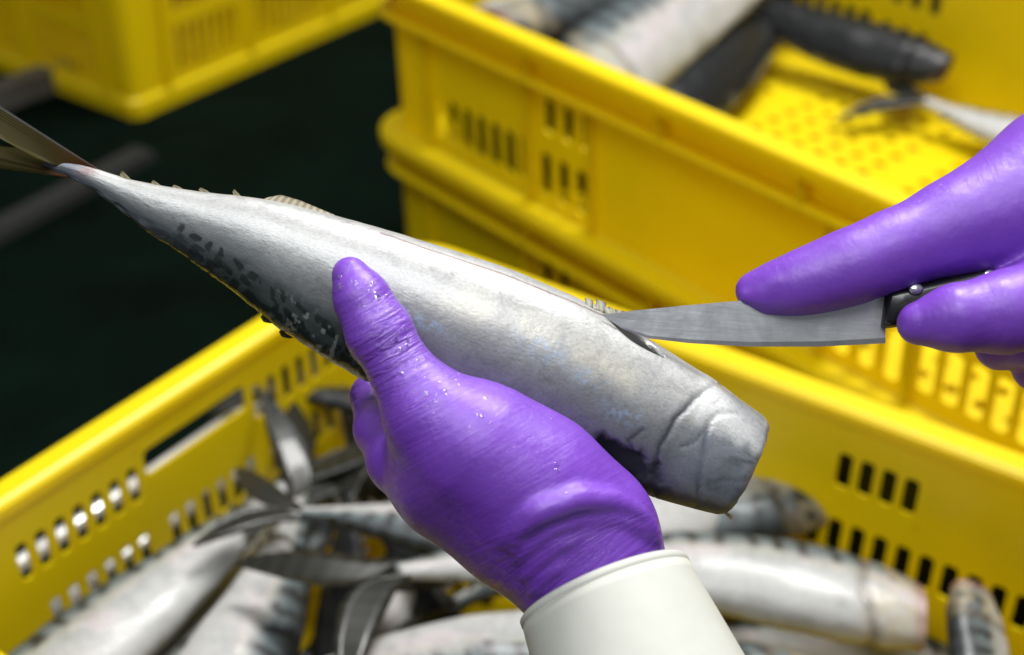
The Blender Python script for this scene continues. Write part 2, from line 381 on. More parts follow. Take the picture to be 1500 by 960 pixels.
# two stacked shallow crates behind
HR2 = 0.56; k = HR2/0.47; ST = math.radians(-49.3); HS = 0.165
aS = onz(553, 195, CAMH-HR2); EX = 0.032; eS = np.array([math.cos(ST), math.sin(ST), 0]); wS = np.array([math.sin(ST), -math.cos(ST), 0])
aS = aS - eS*EX; LS, WS = 0.757+2*EX, 0.50
cS = aS + eS*LS/2 - wS*WS/2
longS = []
for s in (-1, 1):
    A_c = [s*(-LS/2+EX+0.0655+0.0188*i) for i in range(7)]; Bu = [s*(-LS/2+EX+0.211+0.0215*i) for i in range(3)]; Bl = [s*(-LS/2+EX+0.205+0.021*i) for i in range(3)]
    a, b = sorted((s*(-LS/2+EX+0.056), s*(-LS/2+EX+0.188))); longS.append((a, b, [(0.028, 0.068, A_c, 0.0128)]))
    a, b = sorted((s*(-LS/2+EX+0.188), s*(-LS/2+EX+0.262))); longS.append((a, b, [(0.024, 0.064, Bl, 0.0126), (0.084, 0.114, Bu, 0.0118)]))
shortS = [(s*0.1-0.07, s*0.1+0.07, [(0.03, 0.064, centred(s*0.1, 6, 0.0205), 0.0095)]) for s in (-1, 1)]
ribsS = [(s*(-LS/2+EX+d), 0.016, 0.126, 0) for s in (-1, 1) for d in (0.054, 0.188, 0.263)]
stepS = 0.149
crate_low = make_crate(LS, WS, HS, longS, shortS, 'lower yellow crate of the stack of two, its rim under the upper crate', 'yellow fish crates',
    (cS[0], cS[1], 0), ST, 0.128, [-LS/2+EX+0.196, -LS/2+EX+0.342, -LS/2+EX+0.472, LS/2-EX-0.196], [-0.1, 0.1], ribsS, True)
crate_top = copy_tree(crate_low); crate_top.location.z = stepS
crate_top['label'] = 'upper yellow crate of the stack of two, holding a few fish on its perforated floor'

# far crate, upper left
cT0 = onz(200, 180, 0.0); TA = math.radians(53.5); eT = np.array([math.cos(TA), math.sin(TA), 0]); nT = np.array([-math.sin(TA), math.cos(TA), 0])
LT, WT, HT = 0.60, 0.44, 0.30
cT = cT0 + eT*(LT/2-0.028) + nT*(WT/2-0.028)
rowsT = [(0.036, 0.098), (0.116, 0.176), (0.194, 0.25)]
def pT(lo, hi, n):
    c = (lo+hi)/2; cs = centred(c, n, 0.0155); return (lo, hi, [(a, b, cs, 0.0098) for a, b in rowsT])
longT = [pT(-0.21, -0.08, 7), pT(-0.07, 0.07, 8), pT(0.08, 0.21, 7)]; shortT = [pT(-0.14, -0.01, 7), pT(0.01, 0.14, 7)]
crate_far = make_crate(LT, WT, HT, longT, shortT, 'tall slotted yellow crate standing alone on the dark floor, far left corner', 'yellow fish crates',
    (cT[0], cT[1], 0), TA, None, [], [], [(u, 0.028, 0.27, 0) for u in (-0.215, -0.075, 0.075, 0.215)]+[(u, 0.028, 0.27, 1) for u in (-0.145, 0.0, 0.145)], True, base_band=True)

crate_far_lid = copy_tree(crate_far); crate_far_lid.location.z = HT-0.012  # added as a lid that keeps light out of the far crate
crate_far_lid['label'] = 'second slotted yellow crate added on the far left one to darken its inside'
# steel rails seen through the slots of the front crate
def side_rail(p0, p1, out, r, label):
    P = A - eF*out
    a = onplane(*p0, P, eF); b = onplane(*p1, P, eF); zc = (a[2]+b[2])/2; a[2] = b[2] = zc
    d = (b-a)/np.linalg.norm(b-a); a = a-d*0.12; b = b+d*0.06
    V, F = tube([a, b], r, 20); V = np.array(V)
    root = empty('guard_rail', (a[0], a[1], 0), label, 'rail', 'guard rails beside the front crate')
    loc = np.array([a[0], a[1], 0])
    obj('tube', mesh('tube', V-loc, F, M_STEEL, True), root)
    for q in (a+d*0.03, b-d*0.03):
        V, F = tube([[q[0], q[1], 0.0], [q[0], q[1], zc-r*0.6]], 0.006, 10)
        obj('post', mesh('post', np.array(V)-loc, F, M_STEEL, True), root)
side_rail((35, 832), (320, 618), 0.034, 0.0052, 'upper bright steel rail seen through handle and upper slots of the front crate')
side_rail((90, 893), (390, 655), 0.034, 0.0052, 'lower bright steel rail seen through the lower slots of the front crate')

# dark green board added behind the front crate's far wall so its slots look dark
bb = A + eF*0.30 - wF*0.014; m = MB(); m.box(0.0, 0.27, -0.003, 0.003, 0.0, 0.196)
for k_ in range(4): m.box(0.02+0.07*k_, 0.026+0.07*k_, 0.003, 0.009, 0.004, 0.192)
M_DGREEN = mat_simple('slot_dark_green', (0.004, 0.012, 0.007), 0.5, 0, 30, 0.4, 0.2, 0.001)
o = obj('slot_dark_board', mesh('slot_dark_board', m.V, m.F, M_DGREEN)); o.location = (bb[0], bb[1], 0); o.rotation_euler = (0, 0, FR)
o['label'] = 'dark green board added behind the far wall of the front crate to darken its slots'; o['category'] = 'board'

# ------------------------------------------------------------------ held mackerel
ax0 = np.array([127.0, 253.0]); ax1 = np.array([1098.0, 690.0]); AX = (ax1-ax0); AL = np.linalg.norm(AX); AX = AX/AL; AN = np.array([AX[1], -AX[0]])  # AN points up in the picture
UP = np.array([(72,231),(100,236),(118,240),(135,245),(185,262),(245,274),(300,282),(350,287),(400,294),(450,305),(500,318),(560,335),(650,362),(750,395),(850,438),(885,458),(960,502),(1040,553),(1085,588),(1112,606),(1132,624),(1137,636)], float)
LO = np.array([(64,243),(90,254),(104,262),(120,270),(160,296),(220,343),(260,368),(300,397),(350,433),(400,475),(450,508),(500,538),(560,572),(640,612),(720,646),(800,677),(880,705),(940,722),(990,736),(1030,747),(1060,754)], float)
def proj(P): return (P-ax0)@AX, (P-ax0)@AN
us, uh = proj(UP); ls, lh = proj(LO)
def smooth_interp(x, xp, fp):
    y = np.interp(x, xp, fp)
    return y
PX = D0/FPX
S_END = 1062.0
def fish_ab(s):
    hu = np.interp(s, us, uh); hlw = np.interp(s, ls, lh)
    a = (hu-hlw)/2; yc = (hu+hlw)/2
    wr_ = np.interp(s, [0, 60, 200, 450, 800, 1000, S_END], [0.75, 0.70, 0.66, 0.66, 0.70, 0.72, 0.66])
    return a, yc, a*wr_
def poly_dist(P, L):
    L = np.asarray(L, float); d = np.full(len(P), 1e9)
    for a, b in zip(L[:-1], L[1:]):
        ab = b-a; t = np.clip(((P-a)@ab)/(ab@ab), 0, 1); d = np.minimum(d, np.linalg.norm(P-a-t[:, None]*ab, axis=1))
    return d
def vnoise(P, scale, seed):      # cheap value noise on 2-D points, vectorised
    r = np.random.default_rng(seed); T = r.random((128, 128)); Q = P/scale
    i = np.floor(Q).astype(int); f = Q-i; f = f*f*(3-2*f); x, y = i[:, 0], i[:, 1]
    g = lambda a, b: T[a % 128, b % 128]
    return (g(x, y)*(1-f[:, 0])+g(x+1, y)*f[:, 0])*(1-f[:, 1])+(g(x, y+1)*(1-f[:, 0])+g(x+1, y+1)*f[:, 0])*f[:, 1]
def fbm(P, scale, seed, o=4): return sum(vnoise(P, scale/2**k, seed+k)*0.5**k for k in range(o))/sum(0.5**k for k in range(o))
def sstep(a, b, x): t = np.clip((x-a)/(b-a), 0, 1); return t*t*(3-2*t)

def held_fish():
    ns, nt_ = 640, 260
    S = np.linspace(-62, S_END, ns); a, yc, b = fish_ab(S)
    ker = np.hanning(41); ker /= ker.sum()
    sm = lambda x: np.convolve(np.pad(x, 20, mode='edge'), ker, 'valid')
    a2, yc2, b2 = sm(a), sm(yc), sm(b)
    rd = np.sqrt(np.clip(1-np.clip((S-(S_END-16))/16, 0, 1)**2*0.15, 0, 1)); a2 = a2*rd; b2 = b2*rd
    TH = np.linspace(0, 2*math.pi, nt_, endpoint=False)
    SS, TT = np.meshgrid(S, TH, indexing='ij')
    pw = np.interp(S, [880, 990], [1.0, 0.74])[:, None]; Y = yc2[:, None] + a2[:, None]*np.sign(np.cos(TT))*np.abs(np.cos(TT))**pw; Z = b2[:, None]*np.sign(np.sin(TT))*np.abs(np.sin(TT))**0.92
    # the end by the gills slants in a little
    P2 = ax0 + SS[..., None]*AX + Y[..., None]*AN        # pixel-plane coordinates
    pf = P2.reshape(-1, 2); v = ((yc2[:, None]-Y)/a2[:, None]).ravel()       # -1 belly .. 1 back
    s = SS.ravel(); zf = Z.ravel()
    near = zf > 0
    n1 = fbm(np.c_[s, v*90+zf*0.4], 46, 1); n2 = fbm(np.c_[s, v*90], 15, 9); n3 = fbm(np.c_[s*0.35, v*110], 8, 21)
    # --- albedo
    w = v + (n1-0.5)*0.30
    silver = np.array([0.25, 0.265, 0.27]); white = np.array([0.45, 0.45, 0.44]); teal = np.array([0.070, 0.086, 0.088]); black = np.array([0.012, 0.017, 0.017])
    C = np.repeat(white[None], len(s), 0)
    def mixin(col, f): C[:] = C*(1-f[:, None]) + np.asarray(col)[None]*f[:, None]
    mixin(silver, sstep(-0.62, 0.12, w)); mixin([0.15, 0.163, 0.175], sstep(-0.05, 0.50, w)*0.9)  # silver-grey flank, deepened below with painted shade
    edge_back = np.interp(s, [0, 150, 300, 450, 600, 800, 950, S_END], [0.60, 0.48, 0.40, 0.40, 0.52, 0.66, 0.78, 0.88])
    mixin(teal, sstep(edge_back-0.16, edge_back+0.10, v+(n2-0.5)*0.24)); mixin([0.06, 0.075, 0.075], sstep(edge_back+0.15, edge_back+0.45, v+(n1-0.5)*0.22))
    db = Y.ravel()-np.interp(s, ls, lh); gl_ = np.ones(len(s))
    stripe = np.sin(s/12.5+5.5*(fbm(np.c_[s, v*60], 60, 40)-0.5)+v*2.5)
    wob = (fbm(np.c_[s, v*60], 40, 44)-0.5)
    for (off0, off1, per, ph, half, wd, jit) in ((10, 16, 37.0, 0.2, 0.42, 9.0, 12), (36, 50, 29.0, 1.4, 0.18, 6.0, 20), (24, 33, 45.0, 2.2, 0.22, 4.5, 22)):
        off = np.interp(s, [120, 560], [off0, off1])+wob*jit*0.8; fr = np.abs(((s/per+ph+wob*2.4) % 1)-0.5); q = np.sqrt(np.clip((fr-half*0.55)*per/4.5, 0, 9)**2+((db-off)/wd)**2)+(n3-0.5)*1.5+(n2-0.5)*1.0+(fbm(np.c_[s, s*0], 26, 77)-0.60)*1.2
        mixin(black*1.5, 0.92*sstep(1.25, 0.70, q)*sstep(130, 175, s)*sstep(600, 520, s)*near)
    mixin(black*2, 0.7*sstep(0.25, 0.75, stripe+(n2-0.5)*0.6)*sstep(edge_back+0.02, edge_back+0.12, v)*(s > 90)*(s < 800)*(~near))
    # pale scraped scales along the back
    mixin([0.40, 0.43, 0.40], 0.75*sstep(0.62, 0.70, fbm(np.c_[s, v*100], 11, 60))*sstep(edge_back-0.05, edge_back+0.12, v)*sstep(300, 380, s)*(s < 560))
    # pale yellow and pearly blue sheen bands
    mixin([0.80, 0.74, 0.56], 0.33*np.exp(-((v+0.40)/0.20)**2)*sstep(470, 620, s)*sstep(1010, 900, s)*sstep(0.35, 0.6, n1))
    for (x, y, ra, rb) in [(795,512,44,20),(862,552,36,16),(905,600,40,20),(620,470,60,12)]:
        d = pf-np.array([x, y]); q = np.sqrt(((d@AX)/ra)**2+((d@AN)/rb)**2); mixin([0.36, 0.50, 0.68], 0.55*sstep(1.25, 0.1, q)*sstep(0.38, 0.66, fbm(np.c_[s, v*100], 6, 333))*near)
    mixin([0.30, 0.28, 0.42], 0.35*sstep(0.30, 0.62, v)*sstep(640, 800, s)*sstep(0.4, 0.65, n2))
    # tail root
    mixin([0.10, 0.12, 0.16], 0.85*sstep(30, -30, s)); mixin([0.22, 0.06, 0.055], 0.6*np.exp(-(((pf[:, 0]-131)/14)**2+((pf[:, 1]-252)/8)**2)))
    mixin([0.15, 0.17, 0.20], 0.7*sstep(260, 80, s)*sstep(0.2, 0.7, v))
    # belly seam
    seam = poly_dist(pf, [(560,343),(640,371),(740,404),(820,436),(885,464)]); mixin([0.16, 0.07, 0.05], 0.75*sstep(1.6, 0.5, seam)*near)
    # gill cover lines, dark shoulder patch, cut slit
    ol = [(1090,582),(1045,562),(1010,580),(980,612),(958,650),(950,690),(955,725)]; ol2 = [(1112,618),(1080,606),(1045,603),(1030,615),(1022,650),(1017,690),(1018,735)]; ol3 = [(990,648),(1012,640),(1025,622)]
    ol4 = [(1022,705),(1050,697),(1085,699),(1112,690)]; ol5 = [(935,625),(915,640),(925,660),(945,668)]
    gro = np.zeros(len(s))
    for L, wd, dp, da in ((ol, 5.5, 2.2, 0.92), (ol2, 4.5, 1.8, 0.9), (ol3, 3.5, 1.0, 0.7), (ol4, 3.5, 1.0, 0.8), (ol5, 4, 1.4, 0.8)):
        d = poly_dist(pf+(np.c_[n2, n3]-0.5)*6, L); gro += dp*np.exp(-(d/wd)**2)*near; mixin([0.06, 0.065, 0.08], da*np.exp(-(d/(wd*0.75))**2)*near)
    mixin([0.33, 0.36, 0.43], 0.6*sstep(935, 985, s+12*(v+0.2)**2)*sstep(-0.55, -0.1, v))
    mixin([0.06, 0.07, 0.07], 0.75*np.exp(-(((pf[:, 0]-1082)/34)**2+((pf[:, 1]-668)/13)**2)*1.2)*sstep(0.38, 0.62, n3))
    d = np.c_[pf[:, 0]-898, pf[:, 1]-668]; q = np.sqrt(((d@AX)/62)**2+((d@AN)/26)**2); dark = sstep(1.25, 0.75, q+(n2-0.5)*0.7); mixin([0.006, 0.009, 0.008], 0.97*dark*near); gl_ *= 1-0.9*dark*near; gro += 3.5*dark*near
    slit = poly_dist(pf, [(884,462),(915,484),(945,504),(968,521)]); wsl = 6.5*sstep(-5, 40, pf[:, 0]-884)*sstep(975, 930, pf[:, 0])+1.2
    mixin([0.010, 0.008, 0.008], 0.96*sstep(1.3, 0.6, slit/wsl)*near); gro += 5.0*sstep(1.4, 0.3, slit/wsl)*near
    gl_ *= 1-0.95*sstep(0.70, 0.84, v)*sstep(740, 820, s); mixin([0.012, 0.013, 0.012], 0.93*sstep(0.70, 0.84, v+(n2-0.5)*0.25)*sstep(740, 820, s)); mixin([0.10, 0.11, 0.13], 0.5*sstep(0.35, 0.7, v)*sstep(800, 960, s))
    mixin([0.86, 0.86, 0.85], 0.92*sstep(-0.22, -0.50, v+(n2-0.5)*0.22)*sstep(925, 975, s)); mixin([0.34, 0.27, 0.20], 0.7*sstep(S_END-9, S_END-2, s+(n2-0.5)*8))  # bright highlight on the gill cover's upper side painted into the colour; tan cut edge
    mixin([0.11, 0.125, 0.15], 0.55*sstep(0.05, 0.55, v+(n1-0.5)*0.4)*sstep(955, 985, s))
    C *= (0.90-0.14*sstep(-0.5, 0.3, v))[:, None]  # lower flank toned down in the colour to carry shade
    # --- relief
    nrm_y = np.cos(TT).ravel(); nrm_z = np.sin(TT).ravel()
    relief = -gro + (n1-0.5)*0.7 + (n2-0.5)*0.5
    relief += sstep(0.5, 0.9, v)*(fbm(np.c_[s, v*80], 22, 71)-0.5)*7*(s < 600)
    relief += 1.8*sstep(945, 970, s+14*(v+0.1)**2)                       # gill cover stands proud
    Yf = Y.ravel()+relief*nrm_y; Zf = zf+relief*nrm_z*0.9
    # draw the body in a little just behind the cut so that the rim is not a knife-edge ring
    P2 = ax0 + s[:, None]*AX + Yf[:, None]*AN
    P2[:, :] += (AX[None]*((np.where(v > 0, v, 0)**2)[:, None])*-5.0)*(s > S_END-30)[:, None]*((s-S_END+30)/30)[:, None]
    P2 += AX[None]*((fbm(np.c_[TT.ravel()*40, TT.ravel()*0], 14, 91)-0.5)*5*np.clip((s-S_END+24)/24, 0, 1))[:, None]
    cam3 = np.c_[(P2[:, 0]-750)*PX, -(P2[:, 1]-480)*PX, D0 - Zf*PX]
    Wd = c2w(cam3)
    ii, jj = np.meshgrid(np.arange(ns-1), np.arange(nt_), indexing='ij'); jn = (jj+1) % nt_
    F = np.stack([ii*nt_+jj, ii*nt_+jn, (ii+1)*nt_+jn, (ii+1)*nt_+jj], -1).reshape(-1, 4)
    base = c2w(cp(640, 480, D0)[None])[0]
    root = empty('mackerel', base, 'large headless mackerel held belly up in the gloved hand, knife at its belly', 'fish')
    V = np.vstack([Wd, Wd[:nt_].mean(0)[None]]); c0 = len(V)-1
    Fl = F.tolist() + [[c0, (j+1) % nt_, j] for j in range(nt_)]
    me = mesh('body', V-base, Fl, M_FISH, True); setcol(me, np.vstack([np.clip(C, 0, 1), C[:1]])); fs = np.c_[s*PX, (v*0.5*np.interp(s, us, uh).mean()+0)*PX + TT.ravel()*0.02, gl_]
    setvec(me, np.vstack([fs, fs[:1]]), 'fs')
    obj('body', me, root)
    # cut end: flesh set a little inside the skin
    ring = Wd[(ns-1)*nt_:]; cen = ring.mean(0); inw = -(c2w(np.array([[AX[0]*PX, -AX[1]*PX, 0]]))[0]-CAM)/PX
    R1 = cen+(ring-cen)*0.995; R2 = cen+(ring-cen)*0.86+inw*0.0015; R3 = cen+(ring-cen)*0.4+inw*0.004; V = np.vstack([R1, R2, R3, (cen+inw*0.006)[None]])
    F = [];
    for q in range(2):
        for j in range(nt_): F.append((q*nt_+j, q*nt_+(j+1) % nt_, (q+1)*nt_+(j+1) % nt_, (q+1)*nt_+j))
    for j in range(nt_): F.append((2*nt_+j, 2*nt_+(j+1) % nt_, 3*nt_))
    obj('cut_face', mesh('cut_face', V-base, F, M_FLESH, True), root)
    # fins: thin solids in (almost) the fish plane
    def fin(name, outline, dz, col, rays=None, thick=3.0, colf=None):
        """outline: two rows of points (root row, tip row)"""
        A0, B0 = outline; n, k_ = len(A0), 7; V = []; Cc = []
        for side in (1, -1):
            for i in range(n):
                for j in range(k_):
                    t = j/(k_-1); p = np.array(A0[i], float)*(1-t)+np.array(B0[i], float)*t
                    th = thick*(1-0.85*t)*0.5*side + (0.5 if (i % 2) else -0.5)*side*(1-t)*0.8
                    V.append(c2w(np.array([[(p[0]-750)*PX, -(p[1]-480)*PX, D0+(dz(t) if callable(dz) else dz)*PX-th*PX]]))[0])
                    c = np.array(col)*(1.0+(0.40 if i % 2 else -0.30)); c = c if colf is None else colf(c, i/(n-1), t); Cc.append(c)
        F = []; h = n*k_
        for i in range(n-1):
            for j in range(k_-1):
                q = (i*k_+j, i*k_+j+1, (i+1)*k_+j+1, (i+1)*k_+j); F.append(q); F.append(tuple(h+x for x in q[::-1]))
        def strip(idx):
            for a_, b_ in zip(idx[:-1], idx[1:]): F.append((a_, b_, h+b_, h+a_))
        strip([i*k_ for i in range(n)]); strip([i*k_+k_-1 for i in range(n)]); strip(list(range(k_))); strip([(n-1)*k_+j for j in range(k_)])
        me = mesh(name, np.array(V)-base, F, M_FIN, True); setcol(me, np.clip(Cc, 0, 1)); return obj(name, me, root)
    def lin(P, n):
        P = np.array(P, float); d = np.r_[0, np.cumsum(np.linalg.norm(np.diff(P, axis=0), axis=1))]; t = np.linspace(0, d[-1], n); return np.c_[np.interp(t, d, P[:, 0]), np.interp(t, d, P[:, 1])]
    def tcol(c, u, t): return c*(1-0.0*t) + np.array([0.14, 0.03, 0.02])*max(0, 1-t*5) + np.array([0.10, 0.11, 0.13])*(1.0 if u < 0.06 else 0)
    fin('tail_fin', (lin([(142,247),(128,250),(110,250),(90,246)], 34), lin([(-95,92),(-60,140),(-20,178),(10,207),(62,235)], 34)), lambda t: -26*t, (0.055, 0.044, 0.010), thick=7, colf=tcol)
    fin('tail_fin', (lin([(88,243),(98,252),(100,260)], 24), lin([(58,232),(22,211),(-90,203),(-100,234)], 24)), lambda t: 20*t, (0.050, 0.043, 0.012), thick=7, colf=tcol)
    for (x, y, L, hgt) in [(193,266,22,16),(236,273,18,9),(268,277,20,6),(308,283,22,8),(352,288,14,11)]:
        r = [(x-8, y+3), (x-2, y+1), (x+5, y+3)]; tp = [(x-L*0.75, y-hgt*0.55), (x-L*0.6, y-hgt), (x-L*0.2, y-hgt*0.45)]
        fin('finlet', (lin(r, 7), lin(tp, 7)), -4, (0.34, 0.30, 0.20), thick=3)
    fin('anal_fin', (lin([(378,296),(420,302),(460,311),(492,321)], 22), lin([(392,290),(412,286),(440,294),(490,315)], 22)), -5, (0.60, 0.54, 0.42), thick=4)
    for (x, y) in [(394,468),(421,490)]:
        fin('finlet', (lin([(x-9, y-7), (x, y), (x+9, y+5)], 7), lin([(x-13, y-4), (x-9, y+4), (x+2, y+6)], 7)), 3, (0.10, 0.095, 0.06), thick=3)
    # torn shreds of skin at the cut and at the gill end
    for i in range(15):
        t = i/14; p = np.array([862, 446])*(1-t)+np.array([912, 464])*t; hh = random.uniform(5, 17)*(1-0.5*t)
        fin('skin_shred', (lin([p+(-5, 3), p+(5, 6)], 3), lin([p+(random.uniform(-9, 4), -hh), p+(random.uniform(0, 9), -hh*0.6)], 3)), random.uniform(-26, 4), (0.66, 0.64, 0.55), thick=1.5)
    for p, q in (((1052,560),(1078,590)), ((1060,748),(1070,757))):
        p = np.array(p, float); q = np.array(q, float); fin('skin_shred', (lin([p+(0, 4), q+(0, 4)], 4), lin([p+(-6, -6), q+(3, -1)], 4)), -8, (0.52, 0.42, 0.25), thick=2)
    return root
held_fish()

# ------------------------------------------------------------------ gloved hands: signed distance field -> surface nets
def surface_nets(f, lo, hi, h):
    nx, ny, nz = [int(math.ceil((b-a)/h))+1 for a, b in zip(lo, hi)]
    xs = lo[0]+h*np.arange(nx); ys = lo[1]+h*np.arange(ny); zs = lo[2]+h*np.arange(nz)
    G = np.empty((nx, ny, nz), np.float32); YY, ZZ = np.meshgrid(ys, zs, indexing='ij')
    st = 24
    for i in range(0, nx, st):
        X = xs[i:i+st]; P = np.empty((len(X), ny, nz, 3), np.float32)
        P[..., 0] = X[:, None, None]; P[..., 1] = YY[None]; P[..., 2] = ZZ[None]
        G[i:i+st] = f(P.reshape(-1, 3)).reshape(len(X), ny, nz)
    acc = np.zeros((nx-1, ny-1, nz-1, 3), np.float32); cnt = np.zeros((nx-1, ny-1, nz-1), np.float32)
    cor = lambda a, b, c: G[a:nx-1+a, b:ny-1+b, c:nz-1+c]
    for ax_ in range(3):
        o1, o2 = [q for q in range(3) if q != ax_]
        for p in (0, 1):
            for q in (0, 1):
                i0 = [0, 0, 0]; i0[o1] = p; i0[o2] = q; i1 = list(i0); i1[ax_] = 1
                g0, g1 = cor(*i0), cor(*i1); mk = (g0 < 0) != (g1 < 0); t = np.where(mk, g0/np.where(mk, g0-g1, 1), 0)
                acc[..., ax_] += t; acc[..., o1] += mk*p; acc[..., o2] += mk*q; cnt += mk
    act = cnt > 0; idx = -np.ones(act.shape, np.int64); idx[act] = np.arange(act.sum())
    I = np.argwhere(act); V = (I + acc[act]/cnt[act][:, None])*h + np.array(lo)
    F = []
    for ax_ in range(3):
        o1, o2 = (ax_+1) % 3, (ax_+2) % 3
        sl0 = [slice(None)]*3; sl1 = [slice(None)]*3; sl0[ax_] = slice(0, -1); sl1[ax_] = slice(1, None)
        s0 = G[tuple(sl0)] < 0; s1 = G[tuple(sl1)] < 0; E_ = np.argwhere(s0 != s1)
        ok = (E_[:, o1] > 0) & (E_[:, o2] > 0) & (E_[:, o1] < G.shape[o1]-1) & (E_[:, o2] < G.shape[o2]-1); E_ = E_[ok]
        sg = s0[tuple(E_.T)]
        def cell(d1, d2):
            c = E_.copy(); c[:, o1] += d1; c[:, o2] += d2; return idx[tuple(c.T)]
        q = np.stack([cell(-1, -1), cell(0, -1), cell(0, 0), cell(-1, 0)], 1); q[~sg] = q[~sg][:, ::-1]; F.append(q)
    return V, np.vstack(F)
def smin(a, b, k):
    hh = np.clip(0.5+0.5*(b-a)/k, 0, 1); return b*(1-hh)+a*hh-k*hh*(1-hh)
def cone(P, a, b, ra, rb):
    ab = b-a; t = np.clip(((P-a)@ab)/(ab@ab), 0, 1)[:, None]; return np.linalg.norm(P-(a+t*ab), axis=1)-(ra+(rb-ra)*t[:, 0])
def chain(P, pts, k):
    """pts: (px, py, depth, radius px)"""
    Q = [cp(x, y, d) for x, y, d, r in pts]; R = [r*d/FPX for x, y, d, r in pts]; res = None
    for i in range(len(Q)-1):
        c = cone(P, Q[i].astype(np.float32), Q[i+1].astype(np.float32), R[i], R[i+1]); res = c if res is None else smin(res, c, k)
    return res
def fish_sdf(P):
    px = np.c_[P[:, 0]/PX+750, -P[:, 1]/PX+480]; s, y = (px-ax0)@AX, (px-ax0)@AN
    a, yc, b = fish_ab(s); q = np.sqrt(((y-yc)/a)**2+((D0-P[:, 2])/PX/b)**2); return (q-1)*np.minimum(a, b)*PX
def bbox(chs, pad):
    lo = np.full(3, 9.0); hi = -lo
    for pts in chs:
        for x, y, d, r in pts:
            c = cp(x, y, d); lo = np.minimum(lo, c-r*d/FPX-pad); hi = np.maximum(hi, c+r*d/FPX+pad)
    return lo, hi

person = empty('person', (c2w(cp(1100, 1100, 0.40)[None])[0]), 'person in purple gloves and white sleeves, holding a mackerel and cutting it with a knife', 'person')
PB = np.array(person.location)
def glove_mesh(f, lo, hi, h, wrf):
    V, F = surface_nets(f, lo, hi, h); me = mesh('glove', c2w(V)-PB, F, M_GLOVE, True)
    px = np.c_[V[:, 0]/V[:, 2]*FPX+750, -V[:, 1]/V[:, 2]*FPX+480]; setvec(me, wrf(px, V), 'wr'); return obj('glove', me, person)

thumbL = [(513,403,0.4435,27),(530,437,0.4425,39),(556,488,0.441,47),(590,546,0.440,45),(630,606,0.438,58)]
thenar = [(630,606,0.438,58),(690,652,0.440,88),(780,712,0.443,98),(850,772,0.448,101)]
web = [(622,596,0.442,42),(630,640,0.446,44),(660,690,0.446,62)]
indexM = [(592,672,0.464,50),(655,710,0.456,68),(755,772,0.452,80),(845,820,0.450,90)]
midM = [(655,690,0.490,46),(730,745,0.485,64),(840,800,0.468,85)]
ringM = [(695,712,0.510,44),(770,765,0.500,60),(850,805,0.470,80)]
litM = [(735,738,0.525,40),(800,785,0.510,52),(860,815,0.475,72)]
wrist = [(852,790,0.450,95),(868,838,0.449,88),(900,910,0.443,86),(945,1000,0.435,86)]
fI = [(588,672,0.466,50),(557,630,0.482,37),(550,582,0.500,35),(590,545,0.514,33),(645,500,0.510,27)]
fM = [(660,690,0.492,44),(655,660,0.516,38),(670,600,0.520,36),(700,545,0.514,32)]
fR = [(700,712,0.512,42),(712,680,0.530,36),(730,630,0.524,34),(760,580,0.516,30)]
fL = [(740,738,0.526,38),(765,705,0.536,33),(785,660,0.526,31),(810,610,0.518,27)]
def handL0(P):
    d = chain(P, thumbL, 0.004)
    body = smin(chain(P, thenar, 0.012), chain(P, web, 0.01), 0.008)
    body = smin(body, chain(P, indexM, 0.012), 0.012)
    for c in (midM, ringM, litM): body = smin(body, chain(P, c, 0.012), 0.012)
    body = smin(body, chain(P, wrist, 0.01), 0.012); d = smin(d, body, 0.007)
    for c in (fI, fM, fR, fL): d = smin(d, chain(P, c, 0.003), 0.0045)
    return d
def on_skin(f, pts, sink=0.35):
    """carry a pixel polyline (px, py, radius) onto the near surface of f"""
    res = []
    for (x, y, r) in pts:
        ds = np.linspace(0.39, 0.50, 900); q = f(np.array([cp(x, y, d) for d in ds], np.float32)); k_ = np.argmax(q < 0) if (q < 0).any() else int(np.argmin(q))
        res.append((x, y, ds[k_]+sink*r*ds[k_]/FPX, r))
    return res
def dense(pts, n=14):
    P = np.array(pts, float); d = np.r_[0, np.cumsum(np.linalg.norm(np.diff(P[:, :2], axis=0), axis=1))]; t = np.linspace(0, d[-1], n)
    return [tuple(np.interp(t_, d, P[:, k_]) for k_ in range(3)) for t_ in t]
folds = [on_skin(handL0, dense(p, n), sk) for p, n, sk in (
    ([(752,806,5),(760,780,9),(790,750,17),(845,730,19),(900,735,18),(936,754,15),(956,780,12)], 18, 0.1),
    ([(758,822,4),(775,803,7),(810,776,6),(850,764,3)], 10, 0.45), ([(768,846,4),(785,826,7),(815,800,5),(845,790,2)], 10, 0.5),
    ([(780,868,4),(797,846,6),(822,828,3)], 8, 0.5), ([(862,762,3),(905,760,6),(940,775,7),(964,794,6)], 10, 0.45), ([(735,800,3),(745,778,6),(765,752,5),(800,730,2)], 9, 0.5))]
def handL(P):
    d = handL0(P)
    for c in folds: d = smin(d, chain(P, c, 0.002), 0.0022)
    return np.maximum(d, -(fish_sdf(P)-0.0002))
lo, hi = bbox([thumbL, thenar, indexM, midM, ringM, litM, wrist, fI, fM, fR, fL], 0.006)
def wrL(px, V):
    u = np.array([0.50, 0.86]); u2 = np.array([-0.87, 0.50])
    T = np.c_[(px@u), (px@u2)]
    tm = np.exp(-(((px[:, 0]-575)/70)**2+((px[:, 1]-520)/95)**2)) * 1.0 + 0.16
    wa = np.array([0.62, 0.78]); wb = np.array([0.80, -0.60]); low = sstep(745, 800, px[:, 1]+0.30*(px[:, 0]-850))
    a = T*(1-low[:, None])+np.c_[px@wa, px@wb]*low[:, None]
    return np.c_[a*(0.45/FPX), tm*(1-low)+0.42*low]
glove_mesh(handL, lo, hi, 0.00095, wrL)

